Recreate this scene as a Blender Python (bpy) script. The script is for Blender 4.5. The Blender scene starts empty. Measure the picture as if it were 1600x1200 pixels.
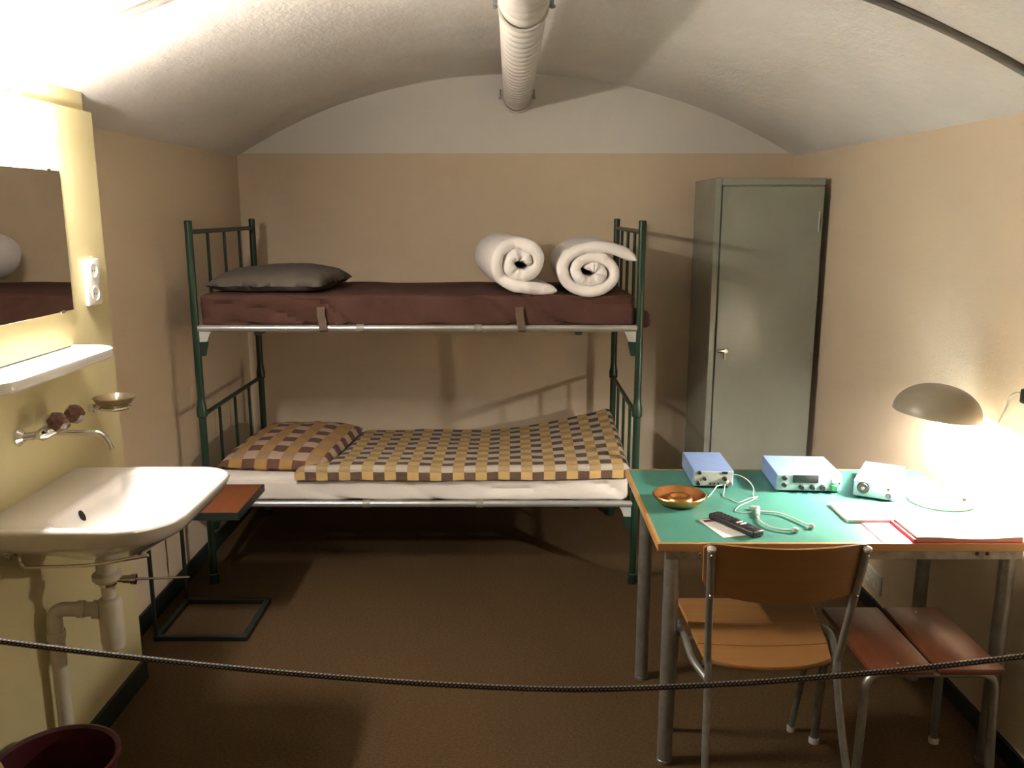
import bpy, bmesh, math, random
from mathutils import Vector, noise, Matrix
random.seed(4)
C = bpy.context.scene.collection
S = bpy.context.scene
PI = math.pi

# ------------------------------------------------------------------ camera, world, exposure
cam_d = bpy.data.cameras.new('camera')
cam = bpy.data.objects.new('camera', cam_d)
C.objects.link(cam)
cam.location = (0, 0, 1.70)
cam.rotation_euler = (math.radians(90 - 11.48), 0, 0)
cam_d.sensor_width = 36.0
cam_d.lens = 36.0 * 1330 / 1600
cam_d.clip_start = 0.02
S.camera = cam
w = bpy.data.worlds.new('world'); S.world = w; w.use_nodes = True
w.node_tree.nodes['Background'].inputs[0].default_value = (1.0, 0.85, 0.68, 1)
w.node_tree.nodes['Background'].inputs[1].default_value = 0.0
S.view_settings.view_transform = 'Standard'
S.view_settings.look = 'None'
S.view_settings.gamma = 1.0
S.view_settings.use_curve_mapping = False
S.view_settings.exposure = 2.75
TUBE_POWER = 76.0      # opal tube over the mirror
BULB_POWER = 320.0     # bulb of the desk lamp
LAMP_COL = (1.0, 0.935, 0.86)

# ------------------------------------------------------------------ materials
def newmat(name):
    m = bpy.data.materials.new(name); m.use_nodes = True
    nt = m.node_tree
    return m, nt, nt.nodes['Principled BSDF']

def srgb(r, g, b):
    f = lambda c: (c/255/12.92) if c/255 <= 0.04045 else ((c/255+0.055)/1.055)**2.4
    return (f(r), f(g), f(b), 1)

def tex_noise(nt, scale, detail=4, coord='Object', rough=0.55, stretch=None):
    tc = nt.nodes.new('ShaderNodeTexCoord')
    n = nt.nodes.new('ShaderNodeTexNoise')
    n.inputs['Scale'].default_value = scale; n.inputs['Detail'].default_value = detail
    n.inputs['Roughness'].default_value = rough
    if stretch:
        mp = nt.nodes.new('ShaderNodeMapping'); mp.inputs['Scale'].default_value = stretch
        nt.links.new(tc.outputs[coord], mp.inputs[0]); nt.links.new(mp.outputs[0], n.inputs['Vector'])
    else:
        nt.links.new(tc.outputs[coord], n.inputs['Vector'])
    return n

def pm(name, col, rough=0.5, metal=0.0, col2=None, vscale=12, bump=0.0, bscale=150, bdist=0.002,
       stretch=None, detail=4, spec=None, lo=0.35, hi=0.65, trans=0.0, ior=None, coat=0.0):
    m, nt, b = newmat(name)
    b.inputs['Base Color'].default_value = col
    b.inputs['Roughness'].default_value = rough
    b.inputs['Metallic'].default_value = metal
    if spec is not None: b.inputs['Specular IOR Level'].default_value = spec
    if trans: b.inputs['Transmission Weight'].default_value = trans
    if ior: b.inputs['IOR'].default_value = ior
    if coat: b.inputs['Coat Weight'].default_value = coat
    if col2 is not None:
        n = tex_noise(nt, vscale, detail, stretch=stretch)
        r = nt.nodes.new('ShaderNodeValToRGB')
        r.color_ramp.elements[0].position = lo; r.color_ramp.elements[1].position = hi
        r.color_ramp.elements[0].color = col; r.color_ramp.elements[1].color = col2
        nt.links.new(n.outputs['Fac'], r.inputs[0]); nt.links.new(r.outputs[0], b.inputs['Base Color'])
    if bump:
        n = tex_noise(nt, bscale, 3)
        bp = nt.nodes.new('ShaderNodeBump'); bp.inputs['Strength'].default_value = bump
        bp.inputs['Distance'].default_value = bdist
        nt.links.new(n.outputs['Fac'], bp.inputs['Height']); nt.links.new(bp.outputs[0], b.inputs['Normal'])
    return m

M = {}
def emat(name, col, power):
    m = bpy.data.materials.new(name); m.use_nodes = True
    nt = m.node_tree; nt.nodes.remove(nt.nodes['Principled BSDF'])
    e = nt.nodes.new('ShaderNodeEmission'); e.inputs[0].default_value = (*col, 1); e.inputs[1].default_value = power
    nt.links.new(e.outputs[0], nt.nodes['Material Output'].inputs[0])
    return m

# walls: roughcast beige, white above the paint line at z = 2.01
def wall_mat():
    m, nt, b = newmat('beige_roughcast')
    geo = nt.nodes.new('ShaderNodeNewGeometry')
    sp = nt.nodes.new('ShaderNodeSeparateXYZ'); nt.links.new(geo.outputs['Position'], sp.inputs[0])
    gt = nt.nodes.new('ShaderNodeMath'); gt.operation = 'GREATER_THAN'; gt.inputs[1].default_value = 2.013
    nt.links.new(sp.outputs['Z'], gt.inputs[0])
    n1 = tex_noise(nt, 2.2, 5)
    mx0 = nt.nodes.new('ShaderNodeMix'); mx0.data_type = 'RGBA'
    mx0.inputs['A'].default_value = (0.60, 0.485, 0.345, 1); mx0.inputs['B'].default_value = (0.655, 0.535, 0.39, 1)
    nt.links.new(n1.outputs['Fac'], mx0.inputs['Factor'])
    mx = nt.nodes.new('ShaderNodeMix'); mx.data_type = 'RGBA'
    mx.inputs['B'].default_value = (0.70, 0.665, 0.61, 1)
    nt.links.new(gt.outputs[0], mx.inputs['Factor']); nt.links.new(mx0.outputs['Result'], mx.inputs['A'])
    nt.links.new(mx.outputs['Result'], b.inputs['Base Color'])
    b.inputs['Roughness'].default_value = 0.85
    n2 = tex_noise(nt, 130, 3)
    bp = nt.nodes.new('ShaderNodeBump'); bp.inputs['Strength'].default_value = 0.30; bp.inputs['Distance'].default_value = 0.003
    nt.links.new(n2.outputs['Fac'], bp.inputs['Height']); nt.links.new(bp.outputs[0], b.inputs['Normal'])
    return m
M['wall'] = wall_mat()

def vault_mat():
    m, nt, b = newmat('white_vault_plaster')
    n1 = tex_noise(nt, 3.0, 6)
    r = nt.nodes.new('ShaderNodeValToRGB')
    r.color_ramp.elements[0].position = 0.3; r.color_ramp.elements[1].position = 0.7
    r.color_ramp.elements[0].color = (0.70, 0.655, 0.605, 1); r.color_ramp.elements[1].color = (0.77, 0.73, 0.685, 1)
    nt.links.new(n1.outputs['Fac'], r.inputs[0]); nt.links.new(r.outputs[0], b.inputs['Base Color'])
    b.inputs['Roughness'].default_value = 0.9
    n2 = tex_noise(nt, 9, 8, rough=0.7, stretch=(1, 0.6, 1))
    # fine cracks
    vo = nt.nodes.new('ShaderNodeTexVoronoi'); vo.feature = 'DISTANCE_TO_EDGE'; vo.inputs['Scale'].default_value = 2.6
    tc = nt.nodes.new('ShaderNodeTexCoord')
    nn = tex_noise(nt, 5, 4)
    ad = nt.nodes.new('ShaderNodeVectorMath'); ad.operation = 'MULTIPLY_ADD'
    ad.inputs[1].default_value = (0.3, 0.3, 0.3)
    nt.links.new(nn.outputs['Color'], ad.inputs[0]); nt.links.new(tc.outputs['Object'], ad.inputs[2])
    nt.links.new(ad.outputs[0], vo.inputs['Vector'])
    lt = nt.nodes.new('ShaderNodeMath'); lt.operation = 'LESS_THAN'; lt.inputs[1].default_value = 0.006
    nt.links.new(vo.outputs['Distance'], lt.inputs[0])
    sub = nt.nodes.new('ShaderNodeMath'); sub.operation = 'MULTIPLY_ADD'; sub.inputs[1].default_value = -0.35
    nt.links.new(lt.outputs[0], sub.inputs[0]); nt.links.new(n2.outputs['Fac'], sub.inputs[2])
    bp = nt.nodes.new('ShaderNodeBump'); bp.inputs['Strength'].default_value = 0.75; bp.inputs['Distance'].default_value = 0.010
    nt.links.new(sub.outputs[0], bp.inputs['Height']); nt.links.new(bp.outputs[0], b.inputs['Normal'])
    return m
M['vault'] = vault_mat()
M['yellow'] = pm('yellow_gloss_paint', (0.54, 0.465, 0.245, 1), 0.42, col2=(0.575, 0.50, 0.275, 1), vscale=3, bump=0.08, bscale=40)
M['carpet'] = pm('brown_carpet', (0.050, 0.030, 0.0135, 1), 0.95, col2=(0.096, 0.059, 0.027, 1), vscale=95, detail=7, bump=0.35, bscale=420, bdist=0.003, spec=0.1, stretch=(1, 1.5, 1), lo=0.25, hi=0.75)
M['base'] = pm('dark_green_baseboard', (0.007, 0.013, 0.011, 1), 0.5, col2=(0.011, 0.018, 0.015, 1), vscale=8)
M['green'] = pm('dark_green_enamel', (0.008, 0.029, 0.016, 1), 0.32, col2=(0.011, 0.037, 0.021, 1), vscale=9)
M['silver'] = pm('silver_rail_paint', (0.50, 0.50, 0.48, 1), 0.32, 0.75, col2=(0.56, 0.56, 0.54, 1), vscale=14)
M['plate'] = pm('pale_grey_plate', (0.45, 0.46, 0.44, 1), 0.45, 0.3, col2=(0.5, 0.5, 0.48, 1), vscale=20)
M['spring'] = pm('dark_bed_base', (0.03, 0.03, 0.03, 1), 0.8, col2=(0.045, 0.04, 0.04, 1), vscale=20)
M['brown'] = pm('brown_mattress_cover', (0.066, 0.029, 0.022, 1), 0.9, col2=(0.084, 0.039, 0.030, 1), vscale=7, bump=0.3, bscale=300, bdist=0.001, spec=0.2)
M['strap'] = pm('olive_webbing', (0.095, 0.062, 0.040, 1), 0.8, col2=(0.12, 0.08, 0.052, 1), vscale=120)
M['greypillow'] = pm('grey_brown_pillow', (0.085, 0.072, 0.058, 1), 0.9, col2=(0.105, 0.088, 0.072, 1), vscale=8, bump=0.2, bscale=300, bdist=0.001)
M['sheet'] = pm('white_sheet', (0.66, 0.60, 0.54, 1), 0.85, col2=(0.70, 0.65, 0.59, 1), vscale=6, bump=0.15, bscale=200, bdist=0.001)
M['duvet'] = pm('white_duvet', (0.76, 0.71, 0.69, 1), 0.88, col2=(0.80, 0.755, 0.735, 1), vscale=9, bump=0.35, bscale=38, bdist=0.006)
M['locker'] = pm('grey_green_enamel', (0.205, 0.212, 0.172, 1), 0.24, col2=(0.225, 0.232, 0.19, 1), vscale=4, bump=0.03, bscale=300)
M['chrome'] = pm('chrome', (0.75, 0.73, 0.70, 1), 0.12, 1.0, col2=(0.8, 0.78, 0.75, 1), vscale=30)
M['brass'] = pm('tarnished_brass', (0.5, 0.36, 0.15, 1), 0.3, 1.0, col2=(0.42, 0.3, 0.12, 1), vscale=30)
M['steel'] = pm('grey_steel_tube', (0.33, 0.33, 0.31, 1), 0.38, 0.7, col2=(0.26, 0.26, 0.24, 1), vscale=25)
M['galv'] = pm('stained_grey_metal', (0.36, 0.345, 0.30, 1), 0.5, 0.4, col2=(0.20, 0.185, 0.15, 1), vscale=22, detail=8)
M['ceramic'] = pm('white_ceramic', (0.74, 0.71, 0.66, 1), 0.1, col2=(0.77, 0.74, 0.69, 1), vscale=4, coat=0.5)
M['plastic'] = pm('white_plastic', (0.72, 0.69, 0.62, 1), 0.35, col2=(0.75, 0.72, 0.66, 1), vscale=15)
M['oldplastic'] = pm('cream_pvc', (0.62, 0.58, 0.46, 1), 0.4, col2=(0.58, 0.53, 0.41, 1), vscale=15)
M['duct'] = pm('painted_duct', (0.60, 0.56, 0.51, 1), 0.6, col2=(0.54, 0.5, 0.45, 1), vscale=10, bump=0.1, bscale=60)
M['dark'] = pm('black_plastic', (0.012, 0.011, 0.011, 1), 0.4, col2=(0.018, 0.016, 0.016, 1), vscale=40)
M['hole'] = pm('black_hole', (0.004, 0.004, 0.004, 1), 0.9, col2=(0.006, 0.006, 0.006, 1), vscale=40)
M['lino'] = pm('green_linoleum', (0.055, 0.20, 0.155, 1), 0.38, col2=(0.064, 0.225, 0.175, 1), vscale=5, bump=0.03, bscale=200)
M['copper'] = pm('copper', (0.78, 0.36, 0.13, 1), 0.30, 1.0, col2=(0.70, 0.31, 0.105, 1), vscale=18)
M['blue'] = pm('pale_blue_casing', (0.17, 0.25, 0.44, 1), 0.4, col2=(0.185, 0.265, 0.455, 1), vscale=30, bump=0.05, bscale=400)
M['cableplastic'] = pm('pale_grey_plastic', (0.48, 0.52, 0.47, 1), 0.35, col2=(0.52, 0.56, 0.5, 1), vscale=15)
M['panel'] = pm('pale_teal_panel', (0.24, 0.35, 0.36, 1), 0.42, col2=(0.26, 0.37, 0.38, 1), vscale=30)
M['panel_beige'] = pm('cream_panel', (0.36, 0.38, 0.33, 1), 0.45, col2=(0.39, 0.41, 0.36, 1), vscale=30)
M['greenknob'] = pm('green_knob', (0.02, 0.16, 0.06, 1), 0.35, col2=(0.025, 0.19, 0.07, 1), vscale=60)
M['display'] = pm('black_display', (0.008, 0.008, 0.008, 1), 0.2, col2=(0.012, 0.012, 0.012, 1), vscale=40)
M['red'] = pm('red_folder_card', (0.55, 0.04, 0.06, 1), 0.5, col2=(0.5, 0.035, 0.055, 1), vscale=30)
M['pink'] = pm('pink_inner_card', (0.62, 0.30, 0.36, 1), 0.6, col2=(0.65, 0.33, 0.39, 1), vscale=30)
M['paper'] = pm('paper', (0.74, 0.72, 0.68, 1), 0.8, col2=(0.77, 0.75, 0.71, 1), vscale=20)
M['paperedge'] = pm('reddish_paper_edge', (0.55, 0.28, 0.20, 1), 0.7, col2=(0.62, 0.36, 0.27, 1), vscale=200, stretch=(0.02, 0.02, 1))
M['print'] = pm('dark_print', (0.06, 0.02, 0.02, 1), 0.7, col2=(0.09, 0.03, 0.03, 1), vscale=60)
M['shade'] = pm('grey_beige_shade', (0.27, 0.235, 0.175, 1), 0.35, col2=(0.29, 0.255, 0.19, 1), vscale=8)
M['shade_in'] = pm('white_shade_lining', (0.8, 0.78, 0.72, 1), 0.5, col2=(0.82, 0.8, 0.74, 1), vscale=8)
M['lampbase'] = pm('cream_lamp_enamel', (0.62, 0.60, 0.50, 1), 0.3, col2=(0.64, 0.62, 0.52, 1), vscale=8)
M['bin'] = pm('burgundy_plastic', (0.050, 0.006, 0.010, 1), 0.35, col2=(0.062, 0.008, 0.013, 1), vscale=10)
M['smoke'] = pm('smoked_glass', (0.42, 0.33, 0.20, 1), 0.06, col2=(0.45, 0.36, 0.22, 1), vscale=10, trans=0.85, ior=1.45)
M['knob'] = pm('brown_acrylic', (0.17, 0.075, 0.05, 1), 0.08, col2=(0.22, 0.1, 0.07, 1), vscale=40, trans=0.35, ior=1.49, coat=0.6)
M['mirror'] = pm('mirror_glass', (0.72, 0.70, 0.66, 1), 0.015, 1.0, col2=(0.73, 0.71, 0.67, 1), vscale=5)
M['tube'] = emat('lit_opal_tube', LAMP_COL, TUBE_POWER)
M['bulb'] = emat('lit_bulb', LAMP_COL, BULB_POWER)
M['conduit'] = pm('grey_conduit', (0.13, 0.115, 0.095, 1), 0.5, col2=(0.17, 0.15, 0.125, 1), vscale=20)
M['feltpad'] = pm('pale_rubber', (0.55, 0.53, 0.48, 1), 0.6, col2=(0.5, 0.48, 0.43, 1), vscale=40)

def wood(name, c1, c2, rough=0.4, axis='x', sc=6):
    st = {'x': (0.6, 9, 9), 'y': (9, 0.6, 9), 'z': (9, 9, 0.6)}[axis]
    return pm(name, c1, rough, col2=c2, vscale=sc, detail=6, stretch=st, lo=0.3, hi=0.7, bump=0.05, bscale=60)
M['beech'] = wood('beech_plywood', (0.26, 0.125, 0.038, 1), (0.30, 0.15, 0.05, 1), 0.38, 'x')
M['oak'] = wood('oak_edge', (0.36, 0.185, 0.06, 1), (0.44, 0.24, 0.085, 1), 0.4, 'x')
M['redwood'] = wood('red_brown_board', (0.105, 0.033, 0.015, 1), (0.14, 0.046, 0.02, 1), 0.35, 'y')
M['mahog'] = wood('mahogany_board', (0.15, 0.043, 0.015, 1), (0.195, 0.06, 0.021, 1), 0.35, 'y')
M['lightwood'] = wood('light_wood', (0.5, 0.3, 0.12, 1), (0.56, 0.35, 0.15, 1), 0.5, 'z')

def uv_node(nt):
    tc = nt.nodes.new('ShaderNodeTexCoord'); sp = nt.nodes.new('ShaderNodeSeparateXYZ')
    nt.links.new(tc.outputs['UV'], sp.inputs[0]); return sp
def par(nt, sock):
    f = nt.nodes.new('ShaderNodeMath'); f.operation = 'FLOOR'; nt.links.new(sock, f.inputs[0])
    m = nt.nodes.new('ShaderNodeMath'); m.operation = 'FLOORED_MODULO'; m.inputs[1].default_value = 2
    nt.links.new(f.outputs[0], m.inputs[0]); return m.outputs[0]
def check_mat(name, a, b_, c, d):
    m, nt, b = newmat(name)
    sp = uv_node(nt); pu = par(nt, sp.outputs['X']); pv = par(nt, sp.outputs['Y'])
    def mix(f, x, y):
        k = nt.nodes.new('ShaderNodeMix'); k.data_type = 'RGBA'; nt.links.new(f, k.inputs['Factor'])
        for s, v in (('A', x), ('B', y)):
            if isinstance(v, tuple): k.inputs[s].default_value = v
            else: nt.links.new(v, k.inputs[s])
        return k.outputs['Result']
    col = mix(pu, mix(pv, a, b_), mix(pv, c, d))
    nt.links.new(col, b.inputs['Base Color'])
    b.inputs['Roughness'].default_value = 0.85; b.inputs['Specular IOR Level'].default_value = 0.2
    n = tex_noise(nt, 260, 2); n2 = tex_noise(nt, 14, 3)
    ad = nt.nodes.new('ShaderNodeMath'); ad.operation = 'MULTIPLY_ADD'; ad.inputs[1].default_value = 6.0
    nt.links.new(n2.outputs['Fac'], ad.inputs[0]); nt.links.new(n.outputs['Fac'], ad.inputs[2])
    bp = nt.nodes.new('ShaderNodeBump'); bp.inputs['Strength'].default_value = 0.4; bp.inputs['Distance'].default_value = 0.002
    nt.links.new(ad.outputs[0], bp.inputs['Height']); nt.links.new(bp.outputs[0], b.inputs['Normal'])
    return m
M['check'] = check_mat('checked_duvet_cotton', (0.115, 0.070, 0.050, 1), (0.40, 0.355, 0.30, 1), (0.51, 0.345, 0.145, 1), (0.33, 0.23, 0.115, 1))
M['check_pillow'] = check_mat('checked_pillow_cotton', (0.125, 0.062, 0.044, 1), (0.40, 0.29, 0.22, 1), (0.36, 0.21, 0.075, 1), (0.30, 0.19, 0.105, 1))

def rope_mat():
    m, nt, b = newmat('black_flecked_cord')
    sp = uv_node(nt)
    # one pale fleck in every 2 x 2 block of the braid
    def frac_lt(sock, t):
        f = nt.nodes.new('ShaderNodeMath'); f.operation = 'FRACT'; nt.links.new(sock, f.inputs[0])
        l = nt.nodes.new('ShaderNodeMath'); l.operation = 'LESS_THAN'; l.inputs[1].default_value = t
        nt.links.new(f.outputs[0], l.inputs[0]); return l.outputs[0]
    a = frac_lt(sp.outputs['X'], 0.36); c = frac_lt(sp.outputs['Y'], 0.34)
    mu = nt.nodes.new('ShaderNodeMath'); mu.operation = 'MULTIPLY'; nt.links.new(a, mu.inputs[0]); nt.links.new(c, mu.inputs[1])
    k = nt.nodes.new('ShaderNodeMix'); k.data_type = 'RGBA'
    k.inputs['A'].default_value = (0.012, 0.008, 0.007, 1); k.inputs['B'].default_value = (0.42, 0.34, 0.26, 1)
    nt.links.new(mu.outputs[0], k.inputs['Factor']); nt.links.new(k.outputs['Result'], b.inputs['Base Color'])
    b.inputs['Roughness'].default_value = 0.6
    return m
M['rope'] = rope_mat()

# ------------------------------------------------------------------ mesh helpers
ORG = {}
def V(*a): return Vector(a)

class MB:
    """collects verts/faces in world coordinates; build() links them as ONE mesh object"""
    def __init__(s): s.v = []; s.f = []; s.uv = None
    def add(s, vs, fs):
        o = len(s.v); s.v += [tuple(p) for p in vs]; s.f += [tuple(i + o for i in f) for f in fs]; return s
    def bm(s, bm):
        bm.verts.index_update()
        s.add([v.co for v in bm.verts], [[v.index for v in f.verts] for f in bm.faces]); bm.free(); return s
    def box(s, x0, x1, y0, y1, z0, z1, bev=0.0, seg=2, rot=None, about=None):
        bm = bmesh.new(); bmesh.ops.create_cube(bm, size=1)
        sx, sy, sz = x1-x0, y1-y0, z1-z0
        for v in bm.verts: v.co = Vector((v.co.x*sx, v.co.y*sy, v.co.z*sz))
        if bev: bmesh.ops.bevel(bm, geom=bm.edges[:], offset=min(bev, .49*min(sx, sy, sz)), segments=seg, affect='EDGES', profile=0.5)
        c = Vector(((x0+x1)/2, (y0+y1)/2, (z0+z1)/2))
        for v in bm.verts:
            p = v.co + c
            if rot is not None:
                a = about if about is not None else c
                p = a + rot @ (p - a)
            v.co = p
        return s.bm(bm)
    def tube(s, pts, r, n=10, cap=True, closed=False):
        pts = [Vector(p) for p in pts]; N = len(pts)
        rs = r if isinstance(r, (list, tuple)) else [r]*N
        tang = []
        for i in range(N):
            a = pts[(i-1) % N] if (closed or i > 0) else pts[0]
            b = pts[(i+1) % N] if (closed or i < N-1) else pts[-1]
            tang.append((b-a).normalized())
        up = Vector((0, 0, 1)) if abs(tang[0].z) < 0.9 else Vector((1, 0, 0))
        nrm = (up - tang[0]*up.dot(tang[0])).normalized()
        vs = []
        for i in range(N):
            nrm = (nrm - tang[i]*nrm.dot(tang[i])).normalized()
            bi = tang[i].cross(nrm)
            for k in range(n):
                a = 2*PI*k/n
                vs.append(pts[i] + (nrm*math.cos(a) + bi*math.sin(a))*rs[i])
        fs = []
        for i in range(N if closed else N-1):
            j = (i+1) % N
            for k in range(n):
                fs.append((i*n+k, j*n+k, j*n+(k+1) % n, i*n+(k+1) % n)[::-1])
        if cap and not closed:
            fs.append(tuple(range(n))); fs.append(tuple((N-1)*n+k for k in range(n))[::-1])
        return s.add(vs, fs)
    def lathe(s, prof, c, n=32, axis=(0, 0, 1), scale=(1, 1)):
        ax = Vector(axis).normalized()
        q = Vector((0, 0, 1)).rotation_difference(ax)
        c = Vector(c); vs = []; fs = []; rows = []
        for (r, z) in prof:
            if r < 1e-6:
                rows.append([len(vs)]); vs.append(c + q @ Vector((0, 0, z)))
            else:
                rows.append(list(range(len(vs), len(vs)+n)))
                for k in range(n):
                    a = 2*PI*k/n
                    vs.append(c + q @ Vector((r*math.cos(a)*scale[0], r*math.sin(a)*scale[1], z)))
        for A, B in zip(rows, rows[1:]):
            for k in range(n):
                k2 = (k+1) % n
                if len(A) == 1 and len(B) == 1: continue
                if len(A) == 1: fs.append((A[0], B[k2], B[k])[::-1])
                elif len(B) == 1: fs.append((A[k], A[k2], B[0]))
                else: fs.append((A[k], A[k2], B[k2], B[k]))
        return s.add(vs, fs)
    def rings(s, rings, cap0=True, cap1=True):
        n = len(rings[0]); vs = [p for r in rings for p in r]; fs = []
        for i in range(len(rings)-1):
            for k in range(n):
                k2 = (k+1) % n
                fs.append((i*n+k, i*n+k2, (i+1)*n+k2, (i+1)*n+k))
        if cap0: fs.append(tuple(range(n))[::-1])
        if cap1: fs.append(tuple((len(rings)-1)*n+k for k in range(n)))
        return s.add(vs, fs)
    def soft(s, x0, x1, y0, y1, z0, z1, r, step=0.04, disp=None):
        """rounded box with gridded faces, disp(p, n) -> offset along n"""
        h = Vector(((x1-x0)/2, (y1-y0)/2, (z1-z0)/2)); c = Vector(((x0+x1)/2, (y0+y1)/2, (z0+z1)/2))
        idx = {}; vs = []; fs = []
        def coords(hh):
            n = max(2, int(2*hh/step)); base = [-hh + 2*hh*i/n for i in range(n+1)]
            ex = [-hh + r*t for t in (0.12, 0.3, 0.6)] + [hh - r*t for t in (0.12, 0.3, 0.6)]
            allc = sorted(set([round(q, 5) for q in base + ex])); out = [allc[0]]
            for q in allc[1:]:
                if q - out[-1] > r*0.1: out.append(q)
            out[-1] = hh; return out
        def vid(p):
            k = (round(p[0], 5), round(p[1], 5), round(p[2], 5))
            if k not in idx:
                P = Vector(p)
                inner = Vector([max(-h[i]+r, min(h[i]-r, P[i])) for i in range(3)])
                d = P - inner
                nn = d.normalized() if d.length > 1e-9 else Vector((0, 0, 1))
                q = inner + nn*r
                if disp: q = q + nn*disp(q + c, nn)
                idx[k] = len(vs); vs.append(q + c)
            return idx[k]
        CO = [coords(h[i]) for i in range(3)]
        for ax in range(3):
            a, b = [(1, 2), (2, 0), (0, 1)][ax]
            for sg in (-1, 1):
                for i in range(len(CO[a])-1):
                    for j in range(len(CO[b])-1):
                        q = []
                        for (ii, jj) in ((i, j), (i+1, j), (i+1, j+1), (i, j+1)):
                            p = [0, 0, 0]; p[ax] = sg*h[ax]; p[a] = CO[a][ii]; p[b] = CO[b][jj]; q.append(vid(p))
                        fs.append(tuple(q) if sg > 0 else tuple(q[::-1]))
        return s.add(vs, fs)
    def build(s, name, mat, parent=None, smooth=True, origin=None, local=False, angle=35):
        me = bpy.data.meshes.new(name)
        off = Vector((0, 0, 0))
        if not local:
            if parent is not None: off = ORG.get(parent.name, Vector((0, 0, 0)))
            elif origin is not None: off = Vector(origin)
        me.from_pydata([tuple(Vector(p) - off) for p in s.v], [], s.f)
        me.update()
        if s.uv:
            ul = me.uv_layers.new(name='UVMap')
            for l in me.loops: ul.data[l.index].uv = s.uv[l.vertex_index]
        o = bpy.data.objects.new(name, me); C.objects.link(o)
        if mat is not None: me.materials.append(M[mat] if isinstance(mat, str) else mat)
        bm = bmesh.new(); bm.from_mesh(me); bmesh.ops.recalc_face_normals(bm, faces=bm.faces[:])
        if smooth:
            for f in bm.faces: f.smooth = True
            ca = math.radians(angle)
            for e in bm.edges:
                if len(e.link_faces) == 2 and e.calc_face_angle(0) > ca: e.smooth = False
        bm.to_mesh(me); bm.free()
        if parent is not None:
            o.parent = parent; ORG[o.name] = ORG.get(parent.name, Vector((0, 0, 0)))
        elif origin is not None:
            o.location = origin; ORG[o.name] = Vector(origin)
        return o

def tag(o, label, cat=None, group=None, kind=None):
    if label: o['label'] = label
    if cat: o['category'] = cat
    if group: o['group'] = group
    if kind: o['kind'] = kind
    return o
def thing(name, label, cat, loc, rotz=0.0, group=None):
    o = bpy.data.objects.new(name, None); C.objects.link(o); o.empty_display_size = 0.1
    o.location = loc; o.rotation_euler = (0, 0, rotz); ORG[o.name] = Vector(loc)
    return tag(o, label, cat, group)
def struct(o, label, cat='wall'):
    return tag(o, label, cat, kind='structure')
def arc(c, r, a0, a1, n, u, v):
    c = Vector(c); u = Vector(u); v = Vector(v)
    return [c + u*(r*math.cos(a0+(a1-a0)*i/n)) + v*(r*math.sin(a0+(a1-a0)*i/n)) for i in range(n+1)]
def bend(pts, r, n=6):
    """polyline with rounded corners"""
    pts = [Vector(p) for p in pts]; out = [pts[0]]
    for i in range(1, len(pts)-1):
        a, b, c = pts[i-1], pts[i], pts[i+1]
        rr = min(r, (a-b).length*.49, (c-b).length*.49)
        p0 = b + (a-b).normalized()*rr; p1 = b + (c-b).normalized()*rr
        for k in range(n+1):
            t = k/n; out.append(p0*(1-t)**2 + b*(2*t*(1-t)) + p1*t*t)
    out.append(pts[-1]); return out
def catmull(pts, n=8):
    pts = [Vector(p) for p in pts]; P = [pts[0]] + pts + [pts[-1]]; out = []
    for i in range(1, len(P)-2):
        for k in range(n):
            t = k/n; a, b, c, d = P[i-1], P[i], P[i+1], P[i+2]
            out.append(0.5*((2*b) + (c-a)*t + (2*a-5*b+4*c-d)*t*t + (3*b-a-3*c+d)*t**3))
    out.append(P[-2]); return out
def nz(x, y, z=0.0): return noise.noise(Vector((x, y, z)))

# ------------------------------------------------------------------ the room
XR, XL, XP = 1.56, -1.52, -1.36      # right wall, left recess wall, left sink pier
YB, YF, YP = 4.86, -0.9, 2.87        # back wall, front wall (behind the viewer), end of the sink pier
APEX, RAD, XC = 2.43, 2.95, 0.02
def vault_z(x): return APEX - (RAD - math.sqrt(RAD*RAD - (x-XC)**2))

struct(MB().box(XL-.2, XR+.2, YF-.2, YB+.2, -.12, 0).build('floor', 'carpet', smooth=False), 'brown carpeted floor of the vaulted room', 'floor')
def wall_poly(name, y0, y1, lab):
    mb = MB(); xs = [XL-.1 + (XR-XL+.2)*i/40 for i in range(41)]
    fr = [V(x, y0, vault_z(x)+.05) for x in xs]; bk = [V(x, y1, vault_z(x)+.05) for x in xs]
    fb = [V(x, y0, 0) for x in xs]; bb = [V(x, y1, 0) for x in xs]
    vs = fr + bk + fb + bb; n = 41; fs = []
    for i in range(40):
        fs += [(2*n+i, 2*n+i+1, i+1, i), (3*n+i+1, 3*n+i, n+i, n+i+1), (i, i+1, n+i+1, n+i), (2*n+i+1, 2*n+i, 3*n+i, 3*n+i+1)]
    fs += [(0, n, 3*n, 2*n), (n-1, 3*n-1, 4*n-1, 2*n-1)]
    mb.add(vs, fs); return struct(mb.build(name, 'wall', smooth=False), lab)
wall_poly('wall_back', YB, YB+.12, 'beige roughcast end wall with white arch above the paint line')
wall_poly('wall_front', YF-.12, YF, 'beige end wall facing the bunk bed')
struct(MB().box(XR, XR+.12, YF, YB, 0, 2.008).build('wall_right', 'wall', smooth=False), 'beige roughcast long wall behind the desk')
struct(MB().box(XL-.12, XL, YP-.05, YB, 0, 2.008).build('wall_left_recess', 'wall', smooth=False), 'recessed beige wall at the head of the bunk bed')
struct(MB().box(XL-.12, XP, YF, YP, 0, 2.012).build('wall_left', 'yellow', smooth=False), 'yellow gloss painted wall pier carrying the sink')
struct(MB().box(XL-.12, XP-.022, YF, YP-.008, 2.010, 2.12).build('trim_1', 'yellow', smooth=False), 'set-back strip between yellow pier and vault', 'trim')
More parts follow.
